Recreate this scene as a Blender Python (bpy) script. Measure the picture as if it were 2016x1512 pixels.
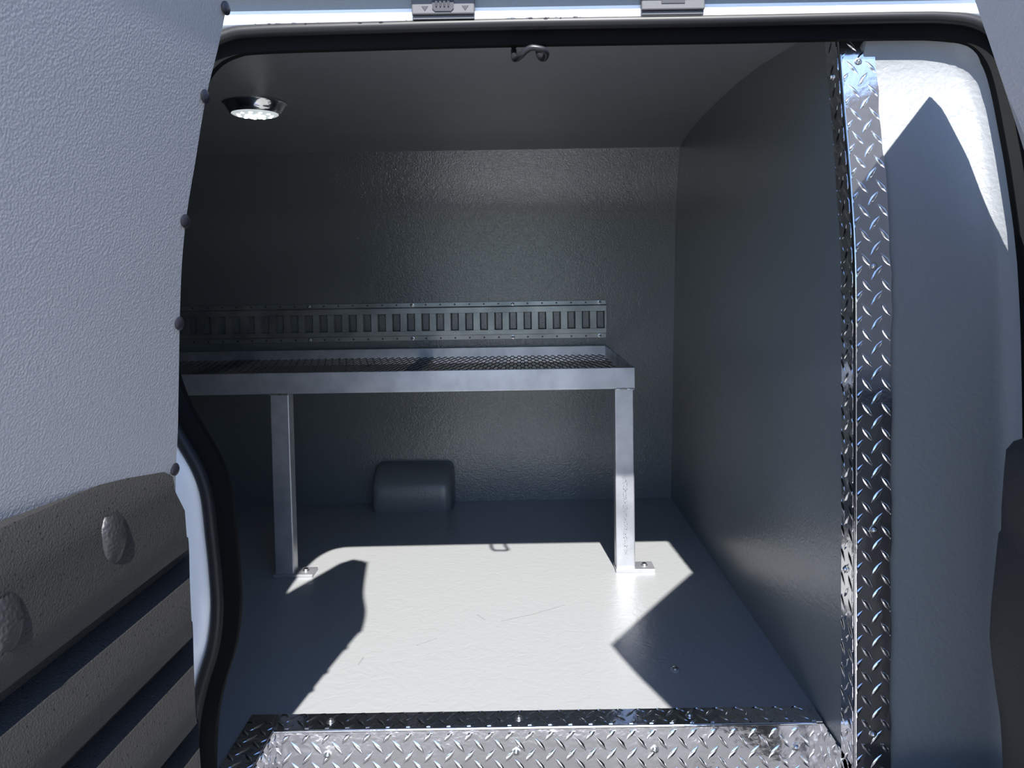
import bpy, math, random
from math import sin, cos, pi, radians, sqrt
from mathutils import Vector, Matrix
random.seed(7)
for o in list(bpy.data.objects): bpy.data.objects.remove(o)
S = bpy.context.scene
COL = S.collection

# ------------------------------------------------------------------ camera
cd = bpy.data.cameras.new('camera'); cam = bpy.data.objects.new('camera', cd); COL.objects.link(cam)
cd.sensor_fit = 'HORIZONTAL'; cd.sensor_width = 36.0; cd.lens = 1550.0 * 36 / 2016
cd.shift_x = -(1026 - 1008) / 2016; cd.shift_y = (621 - 756) / 2016
cd.clip_start = 0.02
cam.matrix_world = Matrix.Translation((0, 0, .762)) @ (Matrix.Rotation(radians(87.3), 4, 'X') @ Matrix.Rotation(radians(-.9), 4, 'Z'))
S.camera = cam

# ------------------------------------------------------------------ light
SUN_DIR = Vector((-.083, .903, -1)).normalized()
sd = bpy.data.lights.new('sun', 'SUN'); sd.energy = 13.6; sd.angle = radians(.53); sd.color = (1, .972, .94)
sun = bpy.data.objects.new('sun', sd); COL.objects.link(sun)
sun.rotation_euler = SUN_DIR.to_track_quat('-Z', 'Y').to_euler(); sun.location = (0, -6, 7)
w = bpy.data.worlds.new('sky'); S.world = w; w.use_nodes = True
nt = w.node_tree; bgn = nt.nodes['Background']
sky = nt.nodes.new('ShaderNodeTexSky'); sky.sky_type = 'NISHITA'; sky.sun_disc = False
sky.sun_elevation = radians(48); sky.sun_rotation = radians(175); sky.air_density = 1.2; sky.dust_density = .6
tint = nt.nodes.new('ShaderNodeVectorMath'); tint.operation = 'MULTIPLY'; tint.inputs[1].default_value = (.74, .95, 1.32)   # camera white balance set for the sun
nt.links.new(sky.outputs[0], tint.inputs[0]); nt.links.new(tint.outputs[0], bgn.inputs[0]); bgn.inputs[1].default_value = .20
S.view_settings.view_transform = 'Standard'; S.view_settings.look = 'None'
S.view_settings.gamma = 1; S.view_settings.use_curve_mapping = False
S.view_settings.exposure = 0.0

# ------------------------------------------------------------------ materials
def mat(name, col, rough=.5, metal=0., spec=.5, coat=0.):
    m = bpy.data.materials.new(name); m.use_nodes = True
    b = m.node_tree.nodes['Principled BSDF']
    b.inputs['Base Color'].default_value = (*col, 1); b.inputs['Roughness'].default_value = rough
    b.inputs['Metallic'].default_value = metal; b.inputs['Specular IOR Level'].default_value = spec
    b.inputs['Coat Weight'].default_value = coat; b.inputs['Coat Roughness'].default_value = .15
    return m
def N(m, t, **kw):
    n = m.node_tree.nodes.new(t)
    for k, v in kw.items():
        if k in n.inputs.keys(): n.inputs[k].default_value = v
        else: setattr(n, k, v)
    return n
def L(m, a, b): m.node_tree.links.new(a, b)
def bsdf(m): return m.node_tree.nodes['Principled BSDF']
def pos(m):
    return N(m, 'ShaderNodeNewGeometry').outputs['Position']
def bump(m, layers, dist=.001, strength=1.0):
    """layers: list of (kind, scale, weight)"""
    p = pos(m); acc = None
    for kind, sc, wt in layers:
        if kind == 'noise':
            n = N(m, 'ShaderNodeTexNoise', Scale=sc, Detail=3.0); out = n.outputs['Fac']
        elif kind == 'swirl':
            n = N(m, 'ShaderNodeTexNoise', Scale=sc, Detail=2.0, Distortion=1.6); out = n.outputs['Fac']
        else:
            n = N(m, 'ShaderNodeTexVoronoi', Scale=sc); n.feature = 'SMOOTH_F1'; out = n.outputs['Distance']
        L(m, p, n.inputs['Vector'])
        mu = N(m, 'ShaderNodeMath', operation='MULTIPLY'); L(m, out, mu.inputs[0]); mu.inputs[1].default_value = wt
        if acc is None: acc = mu.outputs[0]
        else:
            ad = N(m, 'ShaderNodeMath', operation='ADD'); L(m, acc, ad.inputs[0]); L(m, mu.outputs[0], ad.inputs[1]); acc = ad.outputs[0]
    b = N(m, 'ShaderNodeBump'); b.inputs['Strength'].default_value = strength; b.inputs['Distance'].default_value = dist
    L(m, acc, b.inputs['Height']); L(m, b.outputs[0], bsdf(m).inputs['Normal'])
    return b
def colvar(m, c1, c2, sc, lo=.35, hi=.65, detail=4.0, kind='noise'):
    p = pos(m)
    if kind == 'noise': n = N(m, 'ShaderNodeTexNoise', Scale=sc, Detail=detail); f = n.outputs['Fac']
    else: n = N(m, 'ShaderNodeTexVoronoi', Scale=sc); f = n.outputs['Distance']
    L(m, p, n.inputs['Vector'])
    r = N(m, 'ShaderNodeValToRGB'); r.color_ramp.elements[0].position = lo; r.color_ramp.elements[1].position = hi
    r.color_ramp.elements[0].color = (*c1, 1); r.color_ramp.elements[1].color = (*c2, 1)
    L(m, f, r.inputs[0]); L(m, r.outputs[0], bsdf(m).inputs['Base Color'])
    return r

LIN = (.145, .157, .162)
M = {}
m = M['wall'] = mat('grey_liner', LIN, .27, spec=.6)
bump(m, [('swirl', 75, 1.0), ('noise', 200, .5)], .001, .6)
m = M['wall_back'] = mat('grey_liner_hammered', (.13, .142, .147), .19, spec=.9)
bump(m, [('swirl', 95, 1.0), ('noise', 210, .6)], .0011, .7)
m = M['panel'] = mat('grey_liner_panel', (.225, .237, .247), .45)
bump(m, [('swirl', 45, 1.0), ('noise', 160, .7)], .0012, .8)
m = M['ceil'] = mat('grey_liner_roof_lit', (.185, .20, .207), .4)  # wall paint lightened: the stronger light on the roof is put into its colour
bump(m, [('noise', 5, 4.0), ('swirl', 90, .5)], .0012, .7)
m = M['lining'] = mat('grey_liner_stippled', (.285, .287, .30), .42)
bump(m, [('voro', 460, 1.0), ('noise', 520, .8)], .0007, .65)
m = M['floor'] = mat('grey_floor_coating', (.237, .245, .247), .34)
bump(m, [('swirl', 28, 1.2), ('noise', 130, .5)], .001, .7)
m = M['white'] = mat('white_paint', (.84, .85, .86), .22, coat=.6)
m = M['rubber'] = mat('black_rubber', (.010, .010, .011), .45, spec=.35)
m = M['flock'] = mat('black_flocked_rubber', (.0045, .0048, .005), .8, spec=.1)
m = M['steel'] = mat('black_steel', (.018, .018, .02), .4, metal=.3)
m = M['trim'] = mat('black_grained_plastic', (.02, .02, .02), .6, spec=.35)
bump(m, [('voro', 560, 1.0), ('noise', 800, .5)], .0007, .7)
colvar(m, (.006, .006, .0065), (.021, .0205, .02), 150, .12, .17, kind='voro')
m = M['boss'] = mat('black_grained_plastic_boss', (.014, .014, .0155), .5)
bump(m, [('voro', 300, 1.0)], .001, .9)
m = M['clip'] = mat('black_clip', (.008, .008, .012), .4)
m = M['alu'] = mat('mill_aluminium', (.62, .63, .66), .42, metal=.82)
bump(m, [('noise', 60, 1.0)], .0004, .5)
colvar(m, (.40, .41, .44), (.54, .55, .58), 14, .35, .62)
m = M['mesh'] = mat('expanded_metal', (.10, .10, .10), .45, metal=.7)
m = M['zinc'] = mat('dull_zinc_rail', (.40, .42, .41), .36, metal=.7)
colvar(m, (.22, .235, .236), (.40, .415, .41), 13, .3, .7)
bump(m, [('noise', 90, 1.0)], .0006, .6)
m = M['tread'] = mat('polished_tread_plate', (.82, .82, .85), .11, metal=1.0)
bump(m, [('noise', 22, 1.0), ('noise', 160, .12), ('noise', 900, .02)], .0016, .7)
m = M['tread_edge'] = mat('polished_tread_plate_sunlit', (.82, .82, .85), .12, metal=.965)  # same plate as tread; extra diffuse stands in for its white sunlit look
bump(m, [('noise', 22, 1.0), ('noise', 160, .12), ('noise', 900, .03)], .0016, .7)
# ink stamp down the face of a leg: a strip of faint illegible strokes
m = M['alu_stamped'] = mat('mill_aluminium_ink_stamped', (.62, .63, .66), .42, metal=.82)
rmp = colvar(m, (.40, .41, .44), (.54, .55, .58), 14, .35, .62)
sx = N(m, 'ShaderNodeSeparateXYZ'); L(m, pos(m), sx.inputs[0])
def band(out, c, hw):
    a = N(m, 'ShaderNodeMath', operation='COMPARE'); L(m, out, a.inputs[0]); a.inputs[1].default_value = c; a.inputs[2].default_value = hw; return a.outputs[0]
vs = N(m, 'ShaderNodeVectorMath', operation='MULTIPLY'); L(m, pos(m), vs.inputs[0]); vs.inputs[1].default_value = (420, 0, 230)
vn = N(m, 'ShaderNodeTexNoise', Scale=1.0, Detail=1.0); L(m, vs.outputs[0], vn.inputs['Vector'])
gt = N(m, 'ShaderNodeMath', operation='GREATER_THAN'); L(m, vn.outputs['Fac'], gt.inputs[0]); gt.inputs[1].default_value = .58
m1 = N(m, 'ShaderNodeMath', operation='MULTIPLY'); L(m, band(sx.outputs['X'], .2605, .0055), m1.inputs[0]); L(m, band(sx.outputs['Z'], .150, .105), m1.inputs[1])
m2 = N(m, 'ShaderNodeMath', operation='MULTIPLY'); L(m, m1.outputs[0], m2.inputs[0]); L(m, gt.outputs[0], m2.inputs[1])
mx = N(m, 'ShaderNodeMix', data_type='RGBA'); L(m, m2.outputs[0], mx.inputs[0]); L(m, rmp.outputs[0], mx.inputs[6]); mx.inputs[7].default_value = (.22, .22, .24, 1)
L(m, mx.outputs[2], bsdf(m).inputs['Base Color'])
m = M['screw'] = mat('screw_steel', (.6, .6, .6), .25, metal=1.0)
m = M['chrome'] = mat('chrome', (.75, .75, .75), .1, metal=1.0)
m = M['grey_plastic'] = mat('grey_plastic', (.075, .075, .08), .5)
m = M['dark'] = mat('dark_plastic', (.012, .012, .02), .5)
m = M['ground'] = mat('asphalt', (.12, .117, .113), .9)
colvar(m, (.07, .068, .065), (.10, .098, .095), 1.3)
m = M['concrete'] = mat('reflector_concrete', (.68, .67, .65), .9)  # lightened so the back wall and metal have something bright to reflect
colvar(m, (.64, .63, .61), (.72, .71, .69), 1.1)
m = M['weld'] = mat('weld_bead', (.55, .53, .5), .3, metal=1.0)
m = M['water'] = mat('water', (.9, .9, .9), .02, spec=.8)
bsdf(m).inputs['Transmission Weight'].default_value = 1.0; bsdf(m).inputs['IOR'].default_value = 1.33
def emis(name, col, s):
    m = mat(name, col, .3); b = bsdf(m)
    b.inputs['Emission Color'].default_value = (*col, 1); b.inputs['Emission Strength'].default_value = s; return m
M['led'] = emis('led', (.95, 1., 1.), 7.0)
M['lens'] = emis('frosted_lens', (.80, .88, .90), .55)

# scuffs on the floor coating: thin scratches with a fixed place
def scuffs(m, segs, col):
    p = pos(m); acc = None
    for (x0, y0, x1, y1, wd) in segs:
        a = Vector((x0, y0, 0)); b = Vector((x1, y1, 0)); d = b - a; ln = d.length; u = d / ln
        sub = N(m, 'ShaderNodeVectorMath', operation='SUBTRACT'); L(m, p, sub.inputs[0]); sub.inputs[1].default_value = a
        t = N(m, 'ShaderNodeVectorMath', operation='DOT_PRODUCT'); L(m, sub.outputs[0], t.inputs[0]); t.inputs[1].default_value = u
        cl = N(m, 'ShaderNodeClamp'); L(m, t.outputs['Value'], cl.inputs[0]); cl.inputs[1].default_value = 0; cl.inputs[2].default_value = ln
        sc = N(m, 'ShaderNodeVectorMath', operation='SCALE'); sc.inputs[0].default_value = u; L(m, cl.outputs[0], sc.inputs['Scale'])
        df = N(m, 'ShaderNodeVectorMath', operation='DISTANCE'); L(m, sub.outputs[0], df.inputs[0]); L(m, sc.outputs[0], df.inputs[1])
        lt = N(m, 'ShaderNodeMath', operation='LESS_THAN'); L(m, df.outputs['Value'], lt.inputs[0]); lt.inputs[1].default_value = wd
        if acc is None: acc = lt.outputs[0]
        else:
            ad = N(m, 'ShaderNodeMath', operation='MAXIMUM'); L(m, acc, ad.inputs[0]); L(m, lt.outputs[0], ad.inputs[1]); acc = ad.outputs[0]
    nz = N(m, 'ShaderNodeTexNoise', Scale=90.0); L(m, p, nz.inputs['Vector'])
    mu = N(m, 'ShaderNodeMath', operation='MULTIPLY'); L(m, acc, mu.inputs[0]); L(m, nz.outputs['Fac'], mu.inputs[1])
    mx = N(m, 'ShaderNodeMix', data_type='RGBA')
    base = bsdf(m).inputs['Base Color'].default_value[:]
    mx.inputs[6].default_value = base; mx.inputs[7].default_value = (*col, 1)
    L(m, mu.outputs[0], mx.inputs[0]); L(m, mx.outputs[2], bsdf(m).inputs['Base Color'])

# ------------------------------------------------------------------ mesh helpers
class MB:
    def __init__(s): s.v = []; s.f = []
    def add(s, vs, fs):
        o = len(s.v); s.v += [tuple(v) for v in vs]; s.f += [tuple(i + o for i in f) for f in fs]; return s
    def box(s, x0, x1, y0, y1, z0, z1):
        vs = [(x, y, z) for z in (z0, z1) for y in (y0, y1) for x in (x0, x1)]
        return s.add(vs, [(0, 2, 3, 1), (4, 5, 7, 6), (0, 1, 5, 4), (2, 6, 7, 3), (0, 4, 6, 2), (1, 3, 7, 5)])
    def grid(s, P, flip=False):
        n = len(P); k = len(P[0]); o = [p for r in P for p in r]; fs = []
        for i in range(n - 1):
            for j in range(k - 1):
                q = (i * k + j, i * k + j + 1, (i + 1) * k + j + 1, (i + 1) * k + j)
                fs.append(q[::-1] if flip else q)
        return s.add(o, fs)
    def slab(s, P, off):
        """closed sheet: grid P of points, thickness vector(s) off (vector or function of the point)"""
        Q = [[tuple(Vector(p) + (off(p) if callable(off) else Vector(off))) for p in r] for r in P]
        n = len(P); k = len(P[0])
        s.grid(P); s.grid(Q, True)
        for a, b in ((P[0], Q[0]), (Q[-1], P[-1])): s.grid([b, a])
        s.grid([[r[0] for r in P], [r[0] for r in Q]]); s.grid([[r[-1] for r in Q], [r[-1] for r in P]])
        return s
    def prism(s, poly, a, b):
        """poly: list of points; extruded between two maps a(p), b(p)"""
        n = len(poly); A = [a(p) for p in poly]; B = [b(p) for p in poly]
        return s.add(A + B, [tuple(range(n))[::-1], tuple(range(n, 2 * n))] + [(i, (i + 1) % n, n + (i + 1) % n, n + i) for i in range(n)])
    def tube(s, path, r, n=10, prof=None, up=Vector((0, 1, 0)), cap=True):
        """sweep a circle (or profile of (side, up) pairs) along path"""
        prof = prof or [(r * cos(2 * pi * i / n), r * sin(2 * pi * i / n)) for i in range(n)]
        rings = []; P = [Vector(p) for p in path]
        for i, p in enumerate(P):
            t = (P[min(i + 1, len(P) - 1)] - P[max(i - 1, 0)]).normalized()
            sd_ = t.cross(up)
            if sd_.length < 1e-4: sd_ = t.cross(Vector((1, 0, .01)))
            sd_.normalize(); u2 = sd_.cross(t).normalized()
            rings.append([p + sd_ * a + u2 * b for a, b in prof])
        k = len(prof); o = len(s.v)
        for r_ in rings: s.v += [tuple(q) for q in r_]
        for i in range(len(rings) - 1):
            for j in range(k):
                s.f.append((o + i * k + j, o + i * k + (j + 1) % k, o + (i + 1) * k + (j + 1) % k, o + (i + 1) * k + j))
        if cap: s.f += [tuple(o + j for j in range(k))[::-1], tuple(o + (len(rings) - 1) * k + j for j in range(k))]
        return s
    def lathe(s, prof, c, axis=Vector((0, 0, 1)), n=24):
        """prof: (radius, height) pairs"""
        ax = axis.normalized(); e1 = ax.orthogonal().normalized(); e2 = ax.cross(e1); c = Vector(c); o = len(s.v); k = len(prof)
        for i in range(n):
            d = e1 * cos(2 * pi * i / n) + e2 * sin(2 * pi * i / n)
            for r, h in prof: s.v.append(tuple(c + d * r + ax * h))
        for i in range(n):
            for j in range(k - 1):
                a = o + i * k + j; b = o + ((i + 1) % n) * k + j
                s.f.append((a, b, b + 1, a + 1))
        return s
    def ell(s, c, rx, ry, rz, n=12):
        P = []
        for i in range(n + 1):
            th = pi * i / n
            P.append([(c[0] + rx * sin(th) * cos(2 * pi * j / (2 * n)), c[1] + ry * sin(th) * sin(2 * pi * j / (2 * n)), c[2] + rz * cos(th)) for j in range(2 * n + 1)])
        return s.grid(P)
    def build(s, name, m, parent=None, smooth=None, bevel=0., seg=2, base=None):
        me = bpy.data.meshes.new(name)
        org = Vector(parent.location) if parent and parent.parent is None else (parent['_o'] if parent else base)
        if parent is not None:
            org = Vector(parent['_o'][:])
        org = Vector(org) if org is not None else Vector((0, 0, 0))
        me.from_pydata([tuple(Vector(v) - org) for v in s.v], [], s.f); me.validate(); me.update()
        import bmesh
        bm = bmesh.new(); bm.from_mesh(me); bmesh.ops.remove_doubles(bm, verts=bm.verts, dist=1e-6)
        bmesh.ops.recalc_face_normals(bm, faces=bm.faces); bm.to_mesh(me); bm.free()
        ob = bpy.data.objects.new(name, me); COL.objects.link(ob); me.materials.append(M[m])
        ob['_o'] = org[:]
        if parent is not None: ob.parent = parent
        else: ob.location = org
        if bevel:
            md = ob.modifiers.new('bevel', 'BEVEL'); md.width = bevel; md.segments = seg; md.limit_method = 'ANGLE'; md.angle_limit = radians(35)
        if smooth is not None:
            for p in me.polygons: p.use_smooth = True
            try: me.set_sharp_from_angle(angle=radians(smooth))
            except Exception: pass
        return ob
def empty(name, loc, label, cat, group=None):
    o = bpy.data.objects.new(name, None); COL.objects.link(o); o.location = loc; o.empty_display_size = .05
    o['_o'] = tuple(loc); return tag(o, label, cat, group)
def tag(o, label=None, cat=None, group=None, kind=None):
    for k, v in (('label', label), ('category', cat), ('group', group), ('kind', kind)):
        if v: o[k] = v
    return o
def struct(o, label, cat): return tag(o, label, cat, kind='structure')
def lerp(a, b, t): return a + (b - a) * t
def interp(tab, x):
    """tab: list of (x, *values) sorted by x"""
    if x <= tab[0][0]: return tab[0][1:]
    for p, q in zip(tab, tab[1:]):
        if x <= q[0]:
            t = (x - p[0]) / (q[0] - p[0]); return tuple(lerp(a, b, t) for a, b in zip(p[1:], q[1:]))
    return tab[-1][1:]
def catmull(pts, n=6):
    P = [Vector(p) for p in pts]; out = []
    for i in range(len(P) - 1):
        p0 = P[max(i - 1, 0)]; p1 = P[i]; p2 = P[i + 1]; p3 = P[min(i + 2, len(P) - 1)]
        for k in range(n):
            t = k / n
            out.append(.5 * (2 * p1 + (p2 - p0) * t + (2 * p0 - 5 * p1 + 4 * p2 - p3) * t * t + (3 * p1 - p0 - 3 * p2 + p3) * t ** 3))
    out.append(P[-1]); return out
def frange(a, b, n): return [lerp(a, b, i / n) for i in range(n + 1)]

YB = 2.675                                    # back wall
XW = .505                                     # right wall
def guardY(z): return interp([(-.3, 1.179), (.0, 1.179), (.42, 1.182), (.70, 1.185), (.772, 1.187), (.828, 1.193), (.923, 1.209), (1.02, 1.230), (1.12, 1.250), (1.2, 1.268)], z)[0]
def wallX(y, z): return XW + .028 * max(0, (y - 1.25) / (YB - 1.25)) * z / 1.195
def ceilZ(y): return interp([(1.15, 1.150), (1.25, 1.160), (1.406, 1.176), (1.668, 1.202), (1.87, 1.213), (2.075, 1.216), (2.30, 1.214), (2.45, 1.208), (2.56, 1.195), (2.60, 1.188), (2.70, 1.178)], y)[0]
def backY(z): return interp([(-.1, YB), (.985, YB), (1.015, YB - .003), (1.22, YB - .066)], z)[0]

# ------------------------------------------------------------------ setting
XL = -1.75
fl = MB(); fl.box(XL, .55, 1.342, 2.75, -.03, 0); fl.box(XL, -.470, 1.10, 1.342, -.03, 0)
M_floor = M['floor']
scuffs(M_floor, [(-.055, 1.720, .02, 1.755, .0012), (.02, 1.755, .09, 1.800, .0012), (-.110, 1.755, -.092, 1.728, .0012), (-.33, 1.56, -.335, 1.53, .0012), (-.23, 1.61, -.19, 1.64, .001), (.33, 2.03, .345, 2.025, .001)], (.10, .10, .10))
struct(fl.build('floor', 'floor'), 'light grey coated van floor with a bright patch of sun', 'floor')
zs = [-.02, .0, .3, .6, .9, .985, 1.02, 1.08, 1.14, 1.2, 1.22]
bw = MB().slab([[(x, backY(z), z) for x in frange(XL, .60, 12)] for z in zs], (0, .04, 0))
struct(bw.build('wall_back', 'wall_back', smooth=40), 'grey textured liner on far side wall of van behind bench', 'wall')
ys = frange(1.30, 2.70, 20)
rw = MB()
zz = frange(-.03, 1.14, 18)
P = []
for z in zz:
    y0 = guardY(z) + .02
    P.append([(wallX(y, z), y, z) for y in [lerp(y0, 2.72, i / 14) for i in range(15)]])
for z in (1.16, 1.23): P.append([(wallX(y, z), y, z) for y in [lerp(1.28, 2.72, i / 14) for i in range(15)]])
rw.slab(P, (.035, 0, 0))
struct(rw.build('wall_right', 'wall', smooth=40), 'dark grey coated bulkhead wall on the right of the bench', 'wall')
lw = MB().box(XL - .04, XL, 1.10, 2.75, -.03, 1.25)
struct(lw.build('wall_left', 'wall'), 'grey liner at the far left end of the cargo space', 'wall')
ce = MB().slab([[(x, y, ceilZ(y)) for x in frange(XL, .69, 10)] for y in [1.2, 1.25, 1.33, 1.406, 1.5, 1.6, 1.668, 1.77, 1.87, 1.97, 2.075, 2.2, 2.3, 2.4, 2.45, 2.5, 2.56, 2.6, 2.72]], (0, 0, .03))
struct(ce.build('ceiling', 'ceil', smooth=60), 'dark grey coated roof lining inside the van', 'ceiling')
gr = MB().box(-14, 14, -22, 8, -.62, -.55)
struct(gr.build('ground', 'ground'), 'dark asphalt ground outside the van', 'ground')
gc = MB().box(-9, 9, -1.05, .25, -.60, -.545)  # unseen strip, added to give the back wall a bright reflection
struct(gc.build('reflector', 'concrete'), 'pale concrete strip added out of view as a reflector', 'reflector')

# opening seam path (x, z) and its depth
def sealY(z): return guardY(z) - .043
SEAL = [(-.500, -.16), (-.492, -.02), (-.489, .05), (-.483, .115), (-.470, .17), (-.452, .225), (-.444, .28), (-.4445, .335), (-.449, .40), (-.454, .455), (-.466, .495), (-.487, .535), (-.508, .575), (-.524, .62), (-.534, .68), (-.538, .78), (-.532, .90), (-.516, 1.00), (-.498, 1.06), (-.470, 1.105), (-.435, 1.126), (-.39, 1.132), (-.24, 1.1345), (0, 1.137), (.29, 1.137), (.50, 1.138), (.60, 1.138), (.645, 1.1365), (.685, 1.130), (.712, 1.113), (.730, 1.083), (.739, 1.038), (.744, .97), (.748, .90), (.753, .80), (.760, .65), (.764, .45), (.764, .2), (.760, -.16)]
sp = [(p[0], sealY(p[1]), p[1]) for p in catmull([Vector((x, z)) for x, z in SEAL], 5)]
# profile: (outward, toward camera); bulb + carrier lip toward the opening
def seal_frames():
    fr = []
    for i in range(len(sp)):
        a = Vector(sp[max(i - 1, 0)]); b = Vector(sp[min(i + 1, len(sp) - 1)]); t = (b - a).normalized()
        nrm = Vector((-t.z, 0, t.x)).normalized()           # points outward (left on the left side, up on top)
        fr.append((Vector(sp[i]), nrm))
    return fr
FR = seal_frames()
ws = empty('door_weatherstrip', (0, 1.14, 0), 'black rubber weatherstrip running round the van door opening', 'seal')
CAMDIR = Vector((0, -1, 0))
def sweep(prof, name, m, parent):
    b = MB(); P = []
    for p, n in FR: P.append([p + n * u + CAMDIR * v for u, v in prof])
    b.grid(P); return b.build(name, m, parent, smooth=50)
def circ(cu, cv, r, n=12): return [(cu + r * cos(2 * pi * i / n), cv + r * sin(2 * pi * i / n)) for i in range(n + 1)]
sweep(circ(.0085, .004, .0095), 'bulb', 'rubber', ws)
sweep([(.004, -.005), (-.004, -.0075), (-.0185, -.0095), (-.0195, -.012), (-.0185, -.024), (.002, -.024), (.004, -.005)], 'carrier_lip', 'flock', ws)
# body reveal: white flange outside the seal all round
def sec(p, n, lst): return [p + n * u + Vector((0, v, 0)) for u, v in lst]
hd = MB(); Pn = []
for x in frange(-1.0, .71, 30):
    yb = 1.2
    Pn.append([(x, 1.225, 1.140), (x, yb + .004, 1.146), (x, yb, 1.151), (x, yb - .001, 1.158), (x, yb, 1.168), (x, yb + .001, 1.190), (x, yb - .020, 1.192), (x, yb - .028, 1.193), (x, yb - .030, 1.199), (x, yb - .026, 1.204), (x, yb + .03, 1.24), (x, 1.34, 1.30)])
hd.grid(Pn)
struct(hd.build('trim_1', 'white', smooth=50), 'white painted roof rail above the door opening', 'roof rail')
jb = MB(); Pj = []
for p, n in FR[:110]:
    if p.z > 1.122 or p.x > -.43: continue
    ex = -.80
    a = p + n * .016
    y0 = p.y
    Pj.append([(a.x + .012, y0 + .03, a.z), (a.x + .002, y0 + .004, a.z), (a.x - .004, y0 - .001, a.z), (lerp(a.x, ex, .12), y0 - .008, a.z), (lerp(a.x, ex, .25), y0 - .03, a.z), (lerp(a.x, ex, .45), y0 - .05, a.z), (lerp(a.x, ex, .7), y0 - .05, a.z), (ex, y0 - .02, a.z)])
jb.grid(Pj)
struct(jb.build('trim_2', 'white', smooth=50), 'white painted door pillar left of the opening', 'door pillar')
rj = MB(); Pj = []
for p, n in FR[100:]:
    if p.z > 1.06: continue
    a = p + n * .016
    Pj.append([(a.x - .012, p.y + .03, a.z), (a.x - .002, p.y + .004, a.z), (a.x + .01, p.y - .006, a.z), (a.x + .06, p.y - .01, a.z), (a.x + .12, p.y + .03, a.z)])
rj.grid(Pj)
struct(rj.build('trim_3', 'white', smooth=50), 'white painted door pillar right of the opening', 'door pillar')
# inner closing wall left of the opening (inside face of the body side)
il = MB()
P = []
for p, n in FR[:112]:
    if p.z > 1.131 or p.x > -.40: continue
    q = p - n * .012
    P.append([(q.x, p.y + .012, p.z), (q.x - .01, p.y + .04, p.z), (-1.2, p.y + .05, p.z), (XL, p.y + .05, p.z)])
il.grid(P)
struct(il.build('wall_front', 'wall', smooth=40), 'grey liner inside the van body left of the opening', 'wall')

# grey coated panel right of the corner guard, dished at its top and right edges
gp = MB(); P = []
zr = [-.16, -.01, -.005, .1, .3, .5, .65, .75, .82, .88, .94, .99, 1.03, 1.06, 1.08, 1.095, 1.108, 1.116, 1.122]
def panelpt(u, z):
    """u 0..1 across; edges curl toward the camera"""
    xr = interp([(-.2, .744), (.2, .750), (.45, .752), (.65, .747), (.80, .738), (.90, .735), (.98, .731), (1.04, .726), (1.08, .716), (1.11, .698), (1.13, .680)], z)[0]
    x0 = .54
    x = lerp(x0, xr, u)
    base = guardY(z) + .006
    tx = max(0, 1 - (xr - x) / .040); tz = max(0, (z - 1.045) / .08)
    rr = (tx ** 2 + tz ** 2) ** .5
    rr = min(rr, 1.15)
    yy = base - .024 * rr ** 2.4
    return (x, yy, z)
P = [[panelpt(u, z) for u in (0, .1, .25, .4, .55, .68, .78, .84, .88, .91, .94, .965, .985, 1.0)] for z in zr]
gp.slab(P, (0, .012, 0))
struct(gp.build('wall_side', 'panel', smooth=60), 'grey coated body panel right of the tread plate corner, half in sun', 'wall panel')
bl = MB().box(.55, .78, 1.10, 1.20, -.06, -.008)
struct(bl.build('trim_4', 'flock'), 'dark sill lip below the grey coated panel', 'sill')

# ------------------------------------------------------------------ tread plate
def lozenges(b, pf, u0, u1, v0, v1, pu, pv, L_=.029, W=.0075, H=.0016, ph=(0, 0)):
    """pf(u, v, h) -> point; two crossing families on a lattice"""
    i0 = int((u0 - .05) / pu) - 2; i1 = int((u1 + .05) / pu) + 3
    j0 = int((v0 - .05) / pv) - 2; j1 = int((v1 + .05) / pv) + 3
    for fam in (0, 1):
        a = radians(52 if fam == 0 else 128); ca, sa = cos(a), sin(a)
        for i in range(i0, i1):
            for j in range(j0, j1):
                cu = (i + .5 * fam) * pu + ph[0]; cv = (j + .5 * fam) * pv + ph[1]
                if not (u0 - .006 < cu < u1 + .006 and v0 - .006 < cv < v1 + .006): continue
                P = []
                for t in (-1, -.75, -.45, -.15, .15, .45, .75, 1):
                    row = []; w = W / 2 * (1 - abs(t) ** 1.7)
                    for s_ in (-1, -.35, .35, 1):
                        du = t * L_ / 2; dv = s_ * w
                        uu = cu + du * ca - dv * sa; vv = cv + du * sa + dv * ca
                        hh = H * (1 - t * t) * (1 if abs(s_) < .5 else 0) - (.0002 if abs(s_) == 1 else 0)
                        uu = min(max(uu, u0), u1); vv = min(max(vv, v0), v1)
                        row.append(pf(uu, vv, hh))
                    P.append(row)
                b.grid(P)
def screw(parent, c, axis, r=.0052, name='screw', m='screw'):
    b = MB().lathe([(r * 1.5, 0), (r * 1.5, .0008), (r, .0012), (r * .95, .003), (r * .6, .0045), (r * .25, .005), (r * .22, .0035), (0, .0035)], c, Vector(axis), 16)
    return b.build(name, m, parent, smooth=45)
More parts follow.
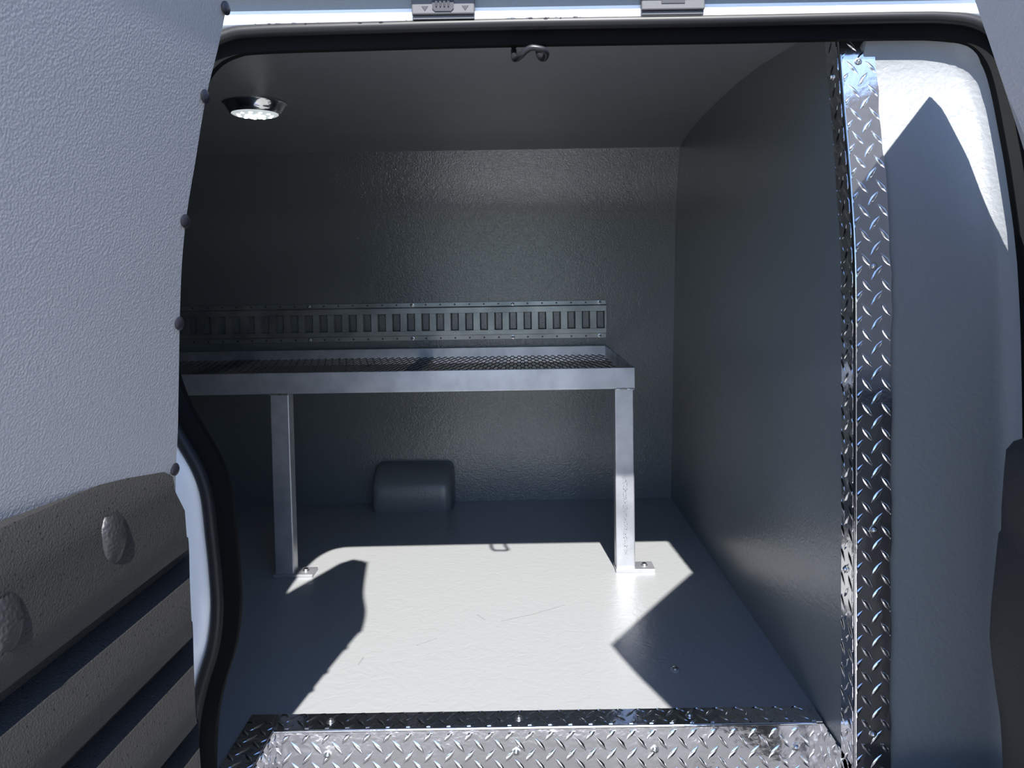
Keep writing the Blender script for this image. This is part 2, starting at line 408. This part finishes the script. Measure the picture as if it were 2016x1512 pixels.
# vertical corner guard
cg = empty('corner_guard', (XW, 1.18, -.1), 'tall polished tread plate angle covering the bulkhead corner', 'corner guard')
ZT = 1.138
b = MB()
fw = .0545
def gf(u, v, h): return (XW - .003 + u, guardY(v) - .003 - h, v)
def gs(u, v, h): return (wallX(1.2, v) - .003 - h, guardY(v) + .002 + u, v)
zl = frange(-.12, ZT, 40)
wob = lambda z: .0012 * sin(z * 37) + .001 * sin(z * 91 + 1)
b.grid([[gf(u, z, 0) for u in frange(.002, fw + wob(z), 6)] for z in zl])
b.grid([[gf(fw + wob(z), z, 0), gf(fw + wob(z), z, -.009)] for z in zl])
lozenges(b, gf, .003, fw - .001, -.12, ZT - .004, .0295, .0375, ph=(.0035, .012))
b.build('front_flange', 'tread_edge', cg, smooth=40)
b = MB()
sw = lambda z: .046 + .0015 * sin(z * 30)
b.grid([[gs(u, z, 0) for u in frange(.002, sw(z), 5)] for z in zl])
b.grid([[gs(sw(z), z, 0), gs(sw(z), z, -.004)] for z in zl])
lozenges(b, gs, .003, .045, -.12, ZT - .004, .0295, .0375, ph=(.012, .02))
b.build('side_flange', 'tread', cg, smooth=40)
b = MB()
b.grid([[(XW - .003 + .0022 * (1 - cos(a)), guardY(z) - .003 + .0045 * (1 - sin(a)) - .0005, z) for a in frange(0, pi / 2, 5)] for z in zl])
b.build('rounded_edge', 'tread', cg, smooth=60)
for z in (1.09, .772, .372, .055): screw(cg, gf(.028, z, 0), (0, -1, 0), .004)
for z in (1.075, .30): screw(cg, gs(.028, z, 0), (-1, 0, 0), .004)

# sill guard: U of tread plate round the step
sg = empty('sill_guard', (0, 1.32, -.2), 'polished tread plate step edge along the front of floor', 'sill guard')
SX0, SX1, SY0, SY1 = -.431, .490, 1.300, 1.350
def st(u, v, h): return (u, v, .003 + h)
b = MB().box(-.484, .502, SY0 + .002, SY1, 0, .003)
lozenges(b, st, -.43, .500, SY0 + .004, SY1 - .002, .0345, .0295, ph=(.006, .008))
b.build('top_strip', 'tread', sg, smooth=40)
b = MB(); pl = [(-.486, 1.08), (-.484, SY1), (-.431, SY0 + .003), (-.431, 1.08)]
b.prism(pl, lambda p: (p[0], p[1], 0), lambda p: (p[0], p[1], .0035))
lozenges(b, lambda u, v, h: (u, v, .0035 + h), -.484, -.433, 1.08, 1.325, .0295, .0345, ph=(.01, .0))
b.build('side_strip', 'tread', sg, smooth=40)
def sf(u, v, h): return (u, SY0 - h, v)
b = MB().grid([[sf(u, v, 0) for u in frange(SX0, SX1, 20)] for v in frange(-.20, .0005, 6)])
lozenges(b, sf, SX0 + .004, SX1 - .004, -.20, -.006, .0345, .0360, L_=.031, W=.0085, ph=(.004, -.011))
b.build('riser', 'tread', sg, smooth=40)
b = MB().tube([(SX0, SY0 + .001, .0005), (SX1, SY0 + .001, .0005)], .003, 10)
b.build('bullnose', 'tread', sg, smooth=60)
b = MB().grid([[(SX0, y, z) for y in frange(1.08, SY0, 6)] for z in (-.2, .003)])
lozenges(b, lambda u, v, h: (SX0 + h, u, v), 1.08, SY0 - .004, -.2, -.002, .0345, .036)
b.build('left_cheek', 'tread', sg, smooth=40)
b = MB().grid([[(SX1 + .012, y, z) for y in frange(1.08, SY1, 6)] for z in (-.2, -.0005)])
b.grid([[(SX1, SY0, z), (SX1 + .012, SY0, z)] for z in (-.2, 0)])
lozenges(b, lambda u, v, h: (SX1 + .012 - h, u, v), 1.08, SY0 - .004, -.2, -.002, .0345, .036)
b.build('right_cheek', 'tread', sg, smooth=40)
for x in (-.345, -.02, .275): screw(sg, (x + .005, 1.325, .003), (0, 0, 1), .005)
for x in (-.34, -.02, .215, .455): screw(sg, (x, SY0, -.040), (0, -1, 0), .005)
wl = MB().box(-.60, .60, 1.25, 1.36, -.24, -.2)
struct(wl.build('trim_5', 'flock'), 'dark step well below the tread plate', 'step')

# ------------------------------------------------------------------ bench
bn = empty('bench', (-.45, 2.3, 0), 'aluminium bench with expanded metal top standing along the back wall', 'bench')
BX0, BX1 = -1.50, .288; BY0, BY1 = 2.0, 2.662; BZ = .530
MB().box(BX0, BX1, BY0, BY0 + .005, .476, BZ).build('front_rail', 'alu', bn, bevel=.001)
b = MB().box(BX0, BX1, BY1 - .005, BY1, .478, BZ); b.build('back_rail', 'alu', bn, bevel=.001)
MB().box(BX1 - .005, BX1, BY0 + .005, BY1 - .005, .478, BZ).build('side_rail', 'alu', bn, bevel=.001)
MB().box(BX0, BX0 + .005, BY0 + .005, BY1 - .005, .478, BZ).build('side_rail', 'alu', bn, bevel=.001)
for x in (-.345, -.93): MB().box(x, x + .045, BY0 + .005, BY1 - .005, .478, .496).build('crossbar', 'alu', bn, bevel=.001)
# expanded metal: zigzag strands meeting at bonds
em = MB(); MX0, MX1, MY0, MY1, MZ = BX0 + .006, BX1 - .006, BY0 + .006, BY1 - .006, .500
pitch = .0225; rows = 13; dy = (MY1 - MY0) / rows; nx = int((MX1 - MX0) / pitch * 2)
for r in range(rows):
    yc = MY0 + (r + .5) * dy; P = []
    for k in range(nx + 1):
        x = MX0 + k * pitch / 2
        s_ = 1 if (k % 2 == 0) else -1
        off = s_ * dy * .5 * (1 if r % 2 == 0 else -1)
        for q in (0, 1):
            xx = x + (q - .5) * pitch * .30
            y = yc + off; wdt = .0030
            tilt = .0009
            P.append([(xx, y - wdt, MZ - tilt), (xx, y + wdt, MZ + tilt), (xx, y + wdt, MZ + tilt - .0016), (xx, y - wdt, MZ - tilt - .0016), (xx, y - wdt, MZ - tilt)])
    em.grid(P)
em.build('mesh_top', 'mesh', bn)
LEGS = [(.236, .285, -1), (-.647, -.598, 1), (-1.44, -1.39, 1)]
for i, (x0, x1, s_) in enumerate(LEGS):
    if i == 2: continue
    lean = 0
    lg = MB().box(x0, x1, BY0 + .003, BY0 + .044, .006, .476).build('leg', 'alu' if i else 'alu_stamped', bn, bevel=.003, seg=3)
    fx0, fx1 = (x0 - .002, x1 + .050)
    MB().box(fx0, fx1, BY0 - .006, BY0 + .05, 0, .008 if i else .009).build('foot_plate', 'alu', lg, bevel=.001)
    MB().lathe([(.0085, 0), (.0085, .002), (.0065, .002), (.0065, .006), (.004, .0075), (0, .0075)], (x1 + .026, BY0 + .022, .0085), n=6 * 3).build('bolt', 'screw', lg, smooth=40)
    wb = MB(); wb.tube([(lerp(x0, x1, t), BY0 - .0005 + random.uniform(-.0006, .0006), .4755 + random.uniform(-.0008, .0008)) for t in frange(0, 1, 16)], .0024, 8)
    wb.build('weld', 'weld', lg, smooth=60)

# ------------------------------------------------------------------ cargo track
ct = empty('cargo_track', (-.5, YB, .62), 'dull metal slotted cargo track screwed along the back wall', 'cargo rail')
TX1 = .288; TX0 = -1.55; zb, zt = .556, .684; yo = YB
W0, W1, yw = .5705, .670, YB - .013
b = MB()
b.box(TX0, TX1, yo - .003, yo, W1, zt); b.box(TX0, TX1, yo - .003, yo, zb, W0)
b.grid([[(x, yo - .003, W1) for x in (TX0, TX1)], [(x, yw, W1 - .004) for x in (TX0, TX1)]])
b.grid([[(x, yo - .003, W0) for x in (TX0, TX1)], [(x, yw, W0 + .004) for x in (TX0, TX1)]])
sz0, sz1 = .5885, .6480; sp_, sw_ = .0494, .0265
def strip(x0, x1, z0, z1): b.box(x0, x1, yw, yw + .0025, z0, z1)
strip(TX0, TX1, sz1, W1 - .004); strip(TX0, TX1, W0 + .004, sz0)
xs = TX1 - .006; prev = TX1; k = 0
lips = MB()
while xs - sw_ > TX0:
    strip(xs, prev, sz0, sz1)
    for a, c in ((xs, -.004), (xs - sw_, .004)):
        lips.grid([[(a, yw + .001, sz0), (a, yw + .001, sz1)], [(a + c * .3, yw + .006, sz0 + .002), (a + c * .3, yw + .006, sz1 - .002)], [(a + c, yw + .011, sz0 + .003), (a + c, yw + .011, sz1 - .003)]])
    for zz_, c in ((sz0, .003), (sz1, -.003)):
        lips.grid([[(xs - sw_, yw + .001, zz_), (xs, yw + .001, zz_)], [(xs - sw_, yw + .011, zz_ + c), (xs, yw + .011, zz_ + c)]])
    prev = xs - sw_; xs -= sp_; k += 1
strip(TX0, prev, sz0, sz1)
rl = b.build('rail', 'zinc', ct, bevel=.0007, seg=1)
lips.build('slot_lips', 'zinc', rl)
for i in range(36):
    x = TX1 - .019 - i * sp_
    for z in (.677, .563): MB().lathe([(.0030, 0), (.0030, .0004), (0, .0004)], (x, yo - .003, z), Vector((0, -1, 0)), 10).build('fixing_hole', 'dark', rl)
for x, z in ((.267, .563), (-.0285, .563), (-.0285, .677), (.267, .677), (-.37, .677), (-.37, .563), (-.72, .677), (-.72, .563)):
    screw(ct, (x, yo - .003, z), (0, -1, 0), .0042, 'bolt')

# ------------------------------------------------------------------ hump at wall foot
pr = [(2.556, 0.), (2.553, .02), (2.553, .072), (2.556, .084), (2.563, .094), (2.60, .122), (2.63, .137), (2.66, .142), (2.69, .142)]
hb = MB(); P = []
def hump(u, i):
    y, z = pr[i]; x = lerp(-.502, -.238, u); e = min(u, 1 - u)
    return x, y, z
us = [0, .012, .03, .055, .09, .15, .3, .5, .7, .85, .91, .945, .97, .988, 1]
for u in us:
    e = min(u, 1 - u) / .09; k_ = 1 if e >= 1 else sqrt(max(0, 1 - (1 - e) ** 2))
    P.append([(lerp(-.502, -.238, u), lerp(2.60, y, .45 + .55 * k_) if y < 2.6 else y, z * (.86 + .14 * k_)) for y, z in pr])
P.insert(0, [(p[0] - .002, min(2.69, p[1] + .09), p[2] * .97) for p in P[0]])
P.append([(p[0] + .002, min(2.69, p[1] + .09), p[2] * .97) for p in P[-1]])
hb.grid(P)
ho = hb.build('liner_hump', 'wall', smooth=60, base=(-.37, 2.6, 0))
tag(ho, 'small rounded grey coated hump at the foot of back wall', 'hump')
fs = empty('floor_bolt', (.287, 1.488, 0), 'small painted bolt head in floor near the bulkhead', 'bolt')
MB().lathe([(.010, 0), (.010, .0015), (.008, .003), (0, .0035)], (.287, 1.488, 0), n=20).build('washer', 'floor', fs, smooth=40)
MB().lathe([(.006, .003), (.0055, .006), (.003, .0075), (0, .0078)], (.287, 1.488, 0), n=20).build('head', 'screw', fs, smooth=40)

# ------------------------------------------------------------------ ceiling light
lc = Vector((-.662, 2.005, ceilZ(2.005) - .001))
cl = empty('ceiling_light', tuple(lc), 'round chrome led dome light switched on under the roof', 'light')
MB().lathe([(.072, .002), (.079, -.001), (.079, -.0035), (.074, -.007), (.066, -.021), (.061, -.0275), (.058, -.0285), (.0565, -.024)], lc, n=48).build('bezel', 'chrome', cl, smooth=50)
MB().lathe([(.0565, -.026), (.052, -.031), (.03, -.0335), (0, -.034)], lc, n=48).build('lens', 'lens', cl, smooth=60)
for n_, r_ in ((1, 0), (6, .020), (11, .040)):
    for i in range(n_):
        a = 2 * pi * i / n_ + .2
        z_ = lc.z - .0338 + (.003 if r_ > .03 else 0)
        MB().lathe([(.0055, 0), (.0045, -.0022), (.002, -.003), (0, -.0032)], (lc.x + r_ * cos(a), lc.y + r_ * sin(a), z_), n=12).build('led', 'led', cl, smooth=60)

# ------------------------------------------------------------------ striker
sk = empty('door_striker', (.02, 1.19, 1.118), 'black bent steel striker loop hanging below the roof rail', 'striker')
pts = [(-.0050, 1.242, 1.140), (-.0050, 1.241, 1.116), (-.0045, 1.222, 1.099), (-.001, 1.204, 1.0925), (.006, 1.190, 1.0935), (.013, 1.184, 1.0985), (.021, 1.181, 1.1020), (.032, 1.181, 1.1010), (.0405, 1.184, 1.0990), (.0435, 1.192, 1.0955), (.041, 1.206, 1.093), (.036, 1.222, 1.099), (.0330, 1.240, 1.114), (.0330, 1.242, 1.140)]
MB().tube(catmull(pts, 5), .0046, 12, up=Vector((.1, .3, 1)).normalized()).build('loop', 'steel', sk, smooth=60)
MB().box(-.014, .046, 1.236, 1.250, 1.138, 1.144).build('base_plate', 'steel', sk, bevel=.001)

# ------------------------------------------------------------------ brackets above the opening
for i, (x0, x1, z0) in enumerate(((-.156, -.062, 1.1565), (.186, .281, 1.158))):
    lab = ('grey roof rail bracket with dark toothed recess, left one', 'grey roof rail bracket with narrow dark slot, right one')[i]
    bk = empty('rail_bracket', ((x0 + x1) / 2, 1.19, z0), lab, 'bracket', 'grey brackets on the roof rail')
    MB().box(x0, x1, 1.1915, 1.200, z0, 1.192).build('plate', 'grey_plastic', bk, bevel=.002)
    MB().box(x0 + .001, x1 - .001, 1.1960, 1.202, z0 - .0058, z0 - .0004).build('mount', 'grey_plastic', bk, bevel=.0008)
    if i == 0:
        MB().prism([(x0 + .031, z0 + .008), (x0 + .035, z0 + .004), (x0 + .059, z0 + .004), (x0 + .063, z0 + .008), (x0 + .063, 1.204), (x0 + .031, 1.191)], lambda p: (p[0], 1.1900, p[1]), lambda p: (p[0], 1.1920, p[1])).build('recess', 'dark', bk)
        for k in range(4):
            xx = x0 + .035 + k * .006
            MB().prism([(xx, z0 + .020), (xx + .0045, z0 + .020), (xx + .003, z0 + .0105), (xx + .0015, z0 + .0105)], lambda p: (p[0], 1.1885, p[1]), lambda p: (p[0], 1.1902, p[1])).build('tooth', 'clip', bk)
        for xx in (x0 + .015, x0 + .075):
            MB().prism([(xx, z0 + .012), (xx + .010, z0 + .012), (xx + .005, z0 + .005)], lambda p: (p[0], 1.1909, p[1]), lambda p: (p[0], 1.1920, p[1])).build('arrow_mark', 'dark', bk)
    else:
        MB().box(x0 + .03, x1 - .03, 1.1905, 1.1925, z0 + .009, 1.191).build('recess', 'dark', bk)

# water beads on the top seal
wd = MB()
for i in range(70):
    x = random.choice([random.uniform(-.40, -.1), random.uniform(-.02, .10), random.uniform(-.02, .10)])
    f = min(FR[40:], key=lambda q: abs(q[0].x - x) if q[0].z > 1.12 else 9)
    p, n = f; a = random.uniform(.5, 1.5)
    c = Vector((x, p.y, p.z)) + n * (.0085 + .0095 * sin(a)) + CAMDIR * (.004 + .0095 * cos(a))
    r = random.uniform(.0008, .0024); wd.ell(c, r * random.uniform(1, 2), r, r * .8, 5)
tag(wd.build('water_beads', 'water', smooth=80, base=(0, 1.15, 1.15)), 'water beads along the top of the black weatherstrip', 'water', kind='stuff')

# ------------------------------------------------------------------ left door (open, lined inside)
# rear edge of the lining: z, x, y (the panel is a plane leaning a little, its corner above the roof rail curls in)
EDGE = [(.05, -.435, .965), (.457, -.3877, .8608), (.5197, -.3770, .8414), (.5617, -.3697, .8284), (.6072, -.3613, .8177), (.668, -.3505, .8004), (.7248, -.3405, .7843), (.781, -.3302, .7699), (.8296, -.3204, .7624), (.8766, -.3099, .7600), (.9368, -.2964, .7570), (.9827, -.2850, .7603), (1.0209, -.2759, .7613), (1.04, -.2717, .762), (1.07, -.280, .82), (1.10, -.305, .905), (1.15, -.328, 1.045), (1.18, -.330, 1.06)]
EC = [(v.x, v.y, v.z) for v in catmull([Vector(q) for q in EDGE], 4)]
def edge(z): return interp(EC, z)
def dirn(z):
    th = interp([(0, radians(11.3)), (1.04, radians(11.3)), (1.1, radians(14)), (1.2, radians(18))], z)[0]
    return Vector((-sin(th), -cos(th), 0))
def dl(z, s_, off=0.):
    x, y = edge(z); d = dirn(z); nrm = Vector((-d.y, d.x, 0))
    return Vector((x, y, z)) + d * s_ + nrm * off
ld = empty('van_door', (-.6, .95, 0), 'open left van door with stippled grey lining and black ribbed trim', 'van door')
ss = [0, .004, .02, .05, .1, .15, .22, .3, .4, .5, .6]
zd = [z for z, _, _ in EC if z <= 1.165]
b = MB(); b.slab([[dl(z, s_) for s_ in ss] for z in zd], (-.003, .001, 0))
b.build('lining', 'lining', ld, smooth=60)
# painted shell behind: end wall runs back to the hinge pillar
b = MB(); P = []
for z in zd:
    k_ = min(1, max(0, (z - .58) / .12))
    e = dl(z, 0); a = e + Vector((-.008, .003, 0)); h = Vector((-.58, 1.10, z)).lerp(e + Vector((-.045, .02, 0)), k_)
    o = dl(z, .6) + Vector((-.10, 0, 0))
    P.append([dl(z, .6) + Vector((-.006, 0, 0)), dl(z, .3) + Vector((-.006, 0, 0)), a, a.lerp(h, .5), h, h + Vector((-.03, -.03, 0)), o.lerp(h, .5) + Vector((-.03, 0, 0)), o])
b.grid(P); b.grid([[P[-1][i] for i in (0, 1, 2, 3)], [P[-1][i] for i in (7, 6, 5, 4)]])
b.build('shell', 'white', ld, smooth=45)
for z, s_ in ((1.022, .0025), (.9385, .003), (.822, .0025), (.7225, .002), (.566, .003)):
    d = dirn(z); nrm = Vector((-d.y, d.x, 0))
    MB().lathe([(.0068, 0), (.0068, .0010), (.005, .0024), (.002, .003), (0, .003)], dl(z, s_, .0006), nrm, 20).build('push_rivet', 'clip', ld, smooth=50)
# black trim with ribs: built on a plane along the door, o = stand-off
T0 = Vector((-.374, .860, 0)); TD = Vector((-.1, -1, 0)).normalized(); TN = Vector((-TD.y, TD.x, 0))
def tp(s_, z, o): return T0 + TD * s_ + TN * o + Vector((0, 0, z - .055 * (s_ - .03) * min(1, max(0, (.60 - z) / .07))))
def tend(z):     # where the trim ends toward the pillar
    return interp([(.0, -.005), (.1837, .0071), (.2258, .0109), (.294, .0173), (.3968, .0189), (.4648, .0206), (.5198, .0242), (.5345, .0406), (.557, .0441), (.5692, .0502), (.579, .066), (.584, .080)], z)[0]
prof = [(.582, -.012), (.581, .000), (.577, .003), (.560, .010), (.553, .0125), (.546, .0135), (.52, .0150), (.5030, .0170), (.5005, .0168)]
for k in range(5):
    c = .502 - .0985 * k
    prof += [(c - .014, .0150), (c - .0270, .0120), (c - .0295, .0090), (c - .0312, -.010), (c - .040, -.014), (c - .052, -.012), (c - .0575, .000), (c - .064, .0075), (c - .078, .0125), (c - .0965, .0170), (c - .0992, .0168)]
prof = [p for p in prof if p[0] > .02]
b = MB(); P = []
for z, o in prof:
    s0 = tend(z) + (1.85 * (o - .0135) if z < .57 else 0)
    row = [tp(s0, z, o - .012), tp(s0, z, o - .002), tp(s0 + .002, z, o), tp(s0 + .006, z, o)]
    row += [tp(tend(z) + q, z, o) for q in (.03, .06, .1, .16, .24, .33, .45, .58)]
    P.append(row)
b.grid(P)
tr = b.build('lower_trim', 'trim', ld, smooth=25)
# drop-shaped bosses on the trim: pointed at the foot, standing a little proud
for s_, z in ((.150, .536), (.283, .522)):
    b = MB(); Q = []
    for i in range(15):
        t = i / 14; zz_ = z + .021 - .054 * t
        w_ = .0175 * (min(1, (t + .06) / .22) ** .5) * (1 if t < .4 else max(.02, 1 - ((t - .4) / .6) ** 1.7))
        hgt = .0085 * sin(pi * min(1, .12 + t * .95)) + .0004
        Q.append([tp(s_ + w_ * cos(a), zz_, .0118 + (max(0, hgt) if t < 1 else 0) * sin(a)) for a in frange(0, pi, 10)])
    b.grid(Q); b.build('boss', 'boss', tr, smooth=70)

# ------------------------------------------------------------------ right door (open, seen edge-on)
rd = empty('van_door', (.70, .85, 0), 'open right van door seen edge-on with grey lining and black trim', 'van door')
FE = [(-.36, .425, .55), (-.05, .440, .55), (.2, .445, .55), (.5, .430, .55), (.7, .395, .55), (.80, .3655, .55), (.854, .3505, .55), (.886, .337, .55), (.921, .3245, .55), (.957, .312, .55), (1.0, .301, .55), (1.06, .288, .552), (1.11, .278, .555), (1.155, .271, .556)]
FEc = [(v.x, v.y, v.z) for v in catmull([Vector(q) for q in FE], 3)]
def pf_(z): x, y = interp(FEc, z); return Vector((x, y, z))
def ph_(z): x, y = interp([(-.05, .80, 1.10), (.6, .775, 1.10), (.78, .750, 1.12), (.87, .731, 1.12), (1.045, .695, 1.12), (1.142, .666, 1.12), (1.155, .650, 1.13), (1.18, .626, 1.15)], z); return Vector((x, y, z))
zr_ = [z for z, _, _ in FEc]
b = MB(); P = []
for z in zr_:
    a, h = pf_(z), ph_(z); bow = .012 * (1 if z > .6 else 1)
    row = [h.lerp(a, t) + Vector((-.85, .53, 0)) * (-.0) + Vector((0, 0, .008 * sin(pi * t) if z > 1.1 else 0)) for t in (0, .15, .3, .5, .7, .85, 1)]
    row += [a + Vector((.004, -.010, 0)), a + Vector((.018, -.050, 0)), a + Vector((.030, -.085, 0)), a + Vector((.050, -.105, 0)), a + Vector((.075, -.110, 0))]
    P.append(row)
b.slab(P, lambda p: Vector((.004, -.002, 0)))
b.build('lining', 'lining', rd, smooth=40)
b = MB(); P = []
for z in zr_:
    a, h = pf_(z), ph_(z)
    k_ = min(1, max(0, (.80 - z) / .15))
    P.append([h + Vector((.001, -.004, 0)), h.lerp(a, .5) + Vector((.006, -.006, 0)), a + Vector((.03, -.06, 0)), a + Vector((.077, -.110, 0)), a + Vector((.115, -.095, 0)), h.lerp(a, .5) + Vector((.11, -.06, 0)), h + Vector((.002 + .08 * k_, -.05 + .03 * k_, 0)), h + Vector((.001, -.004, 0))])
b.grid(P); b.grid([[P[-1][i] for i in (0, 1, 2)], [P[-1][i] for i in (6, 5, 4)]])
b.build('shell', 'white', rd, smooth=45)
# trim panel: sliver that juts into the opening
TR = [(-.34, .640), (-.05, .628), (.10, .622), (.14, .620), (.175, .617), (.212, .611), (.25, .6055), (.283, .602), (.33, .604), (.42, .612), (.425, .6155), (.455, .6155), (.50, .618), (.530, .6205), (.541, .630), (.545, .66)]
b = MB(); P = []
for z, x in TR:
    e = Vector((x, 1.0, z)); hz = Vector((.78, 1.09, z)); fz = Vector((pf_(z).x + .02, .62, z))
    P.append([hz, Vector((x + .05, 1.045, z)), e + Vector((.006, .012, 0)), e, e.lerp(fz, .03) + Vector((.0012, -.004, 0)), e.lerp(fz, .35) + Vector((.012, -.002, 0)), e.lerp(fz, .7) + Vector((.008, 0, 0)), fz])
b.grid(P); b.grid([P[-1], [p + Vector((.08, -.04, 0)) for p in P[-1]]])
t2 = b.build('lower_trim', 'trim', rd, smooth=40)
b = MB().tube(catmull([(.634, .985, .415), (.630, .980, .36), (.634, .978, .31), (.648, .980, .285), (.66, .985, .275)], 5), .004, 8)
b.build('pull_handle', 'trim', t2, smooth=60)
MB().box(.728, .790, 1.060, 1.078, .62, .70).build('hinge', 'steel', rd, bevel=.003)

for o in list(bpy.data.objects):
    if '_o' in o.keys(): del o['_o']
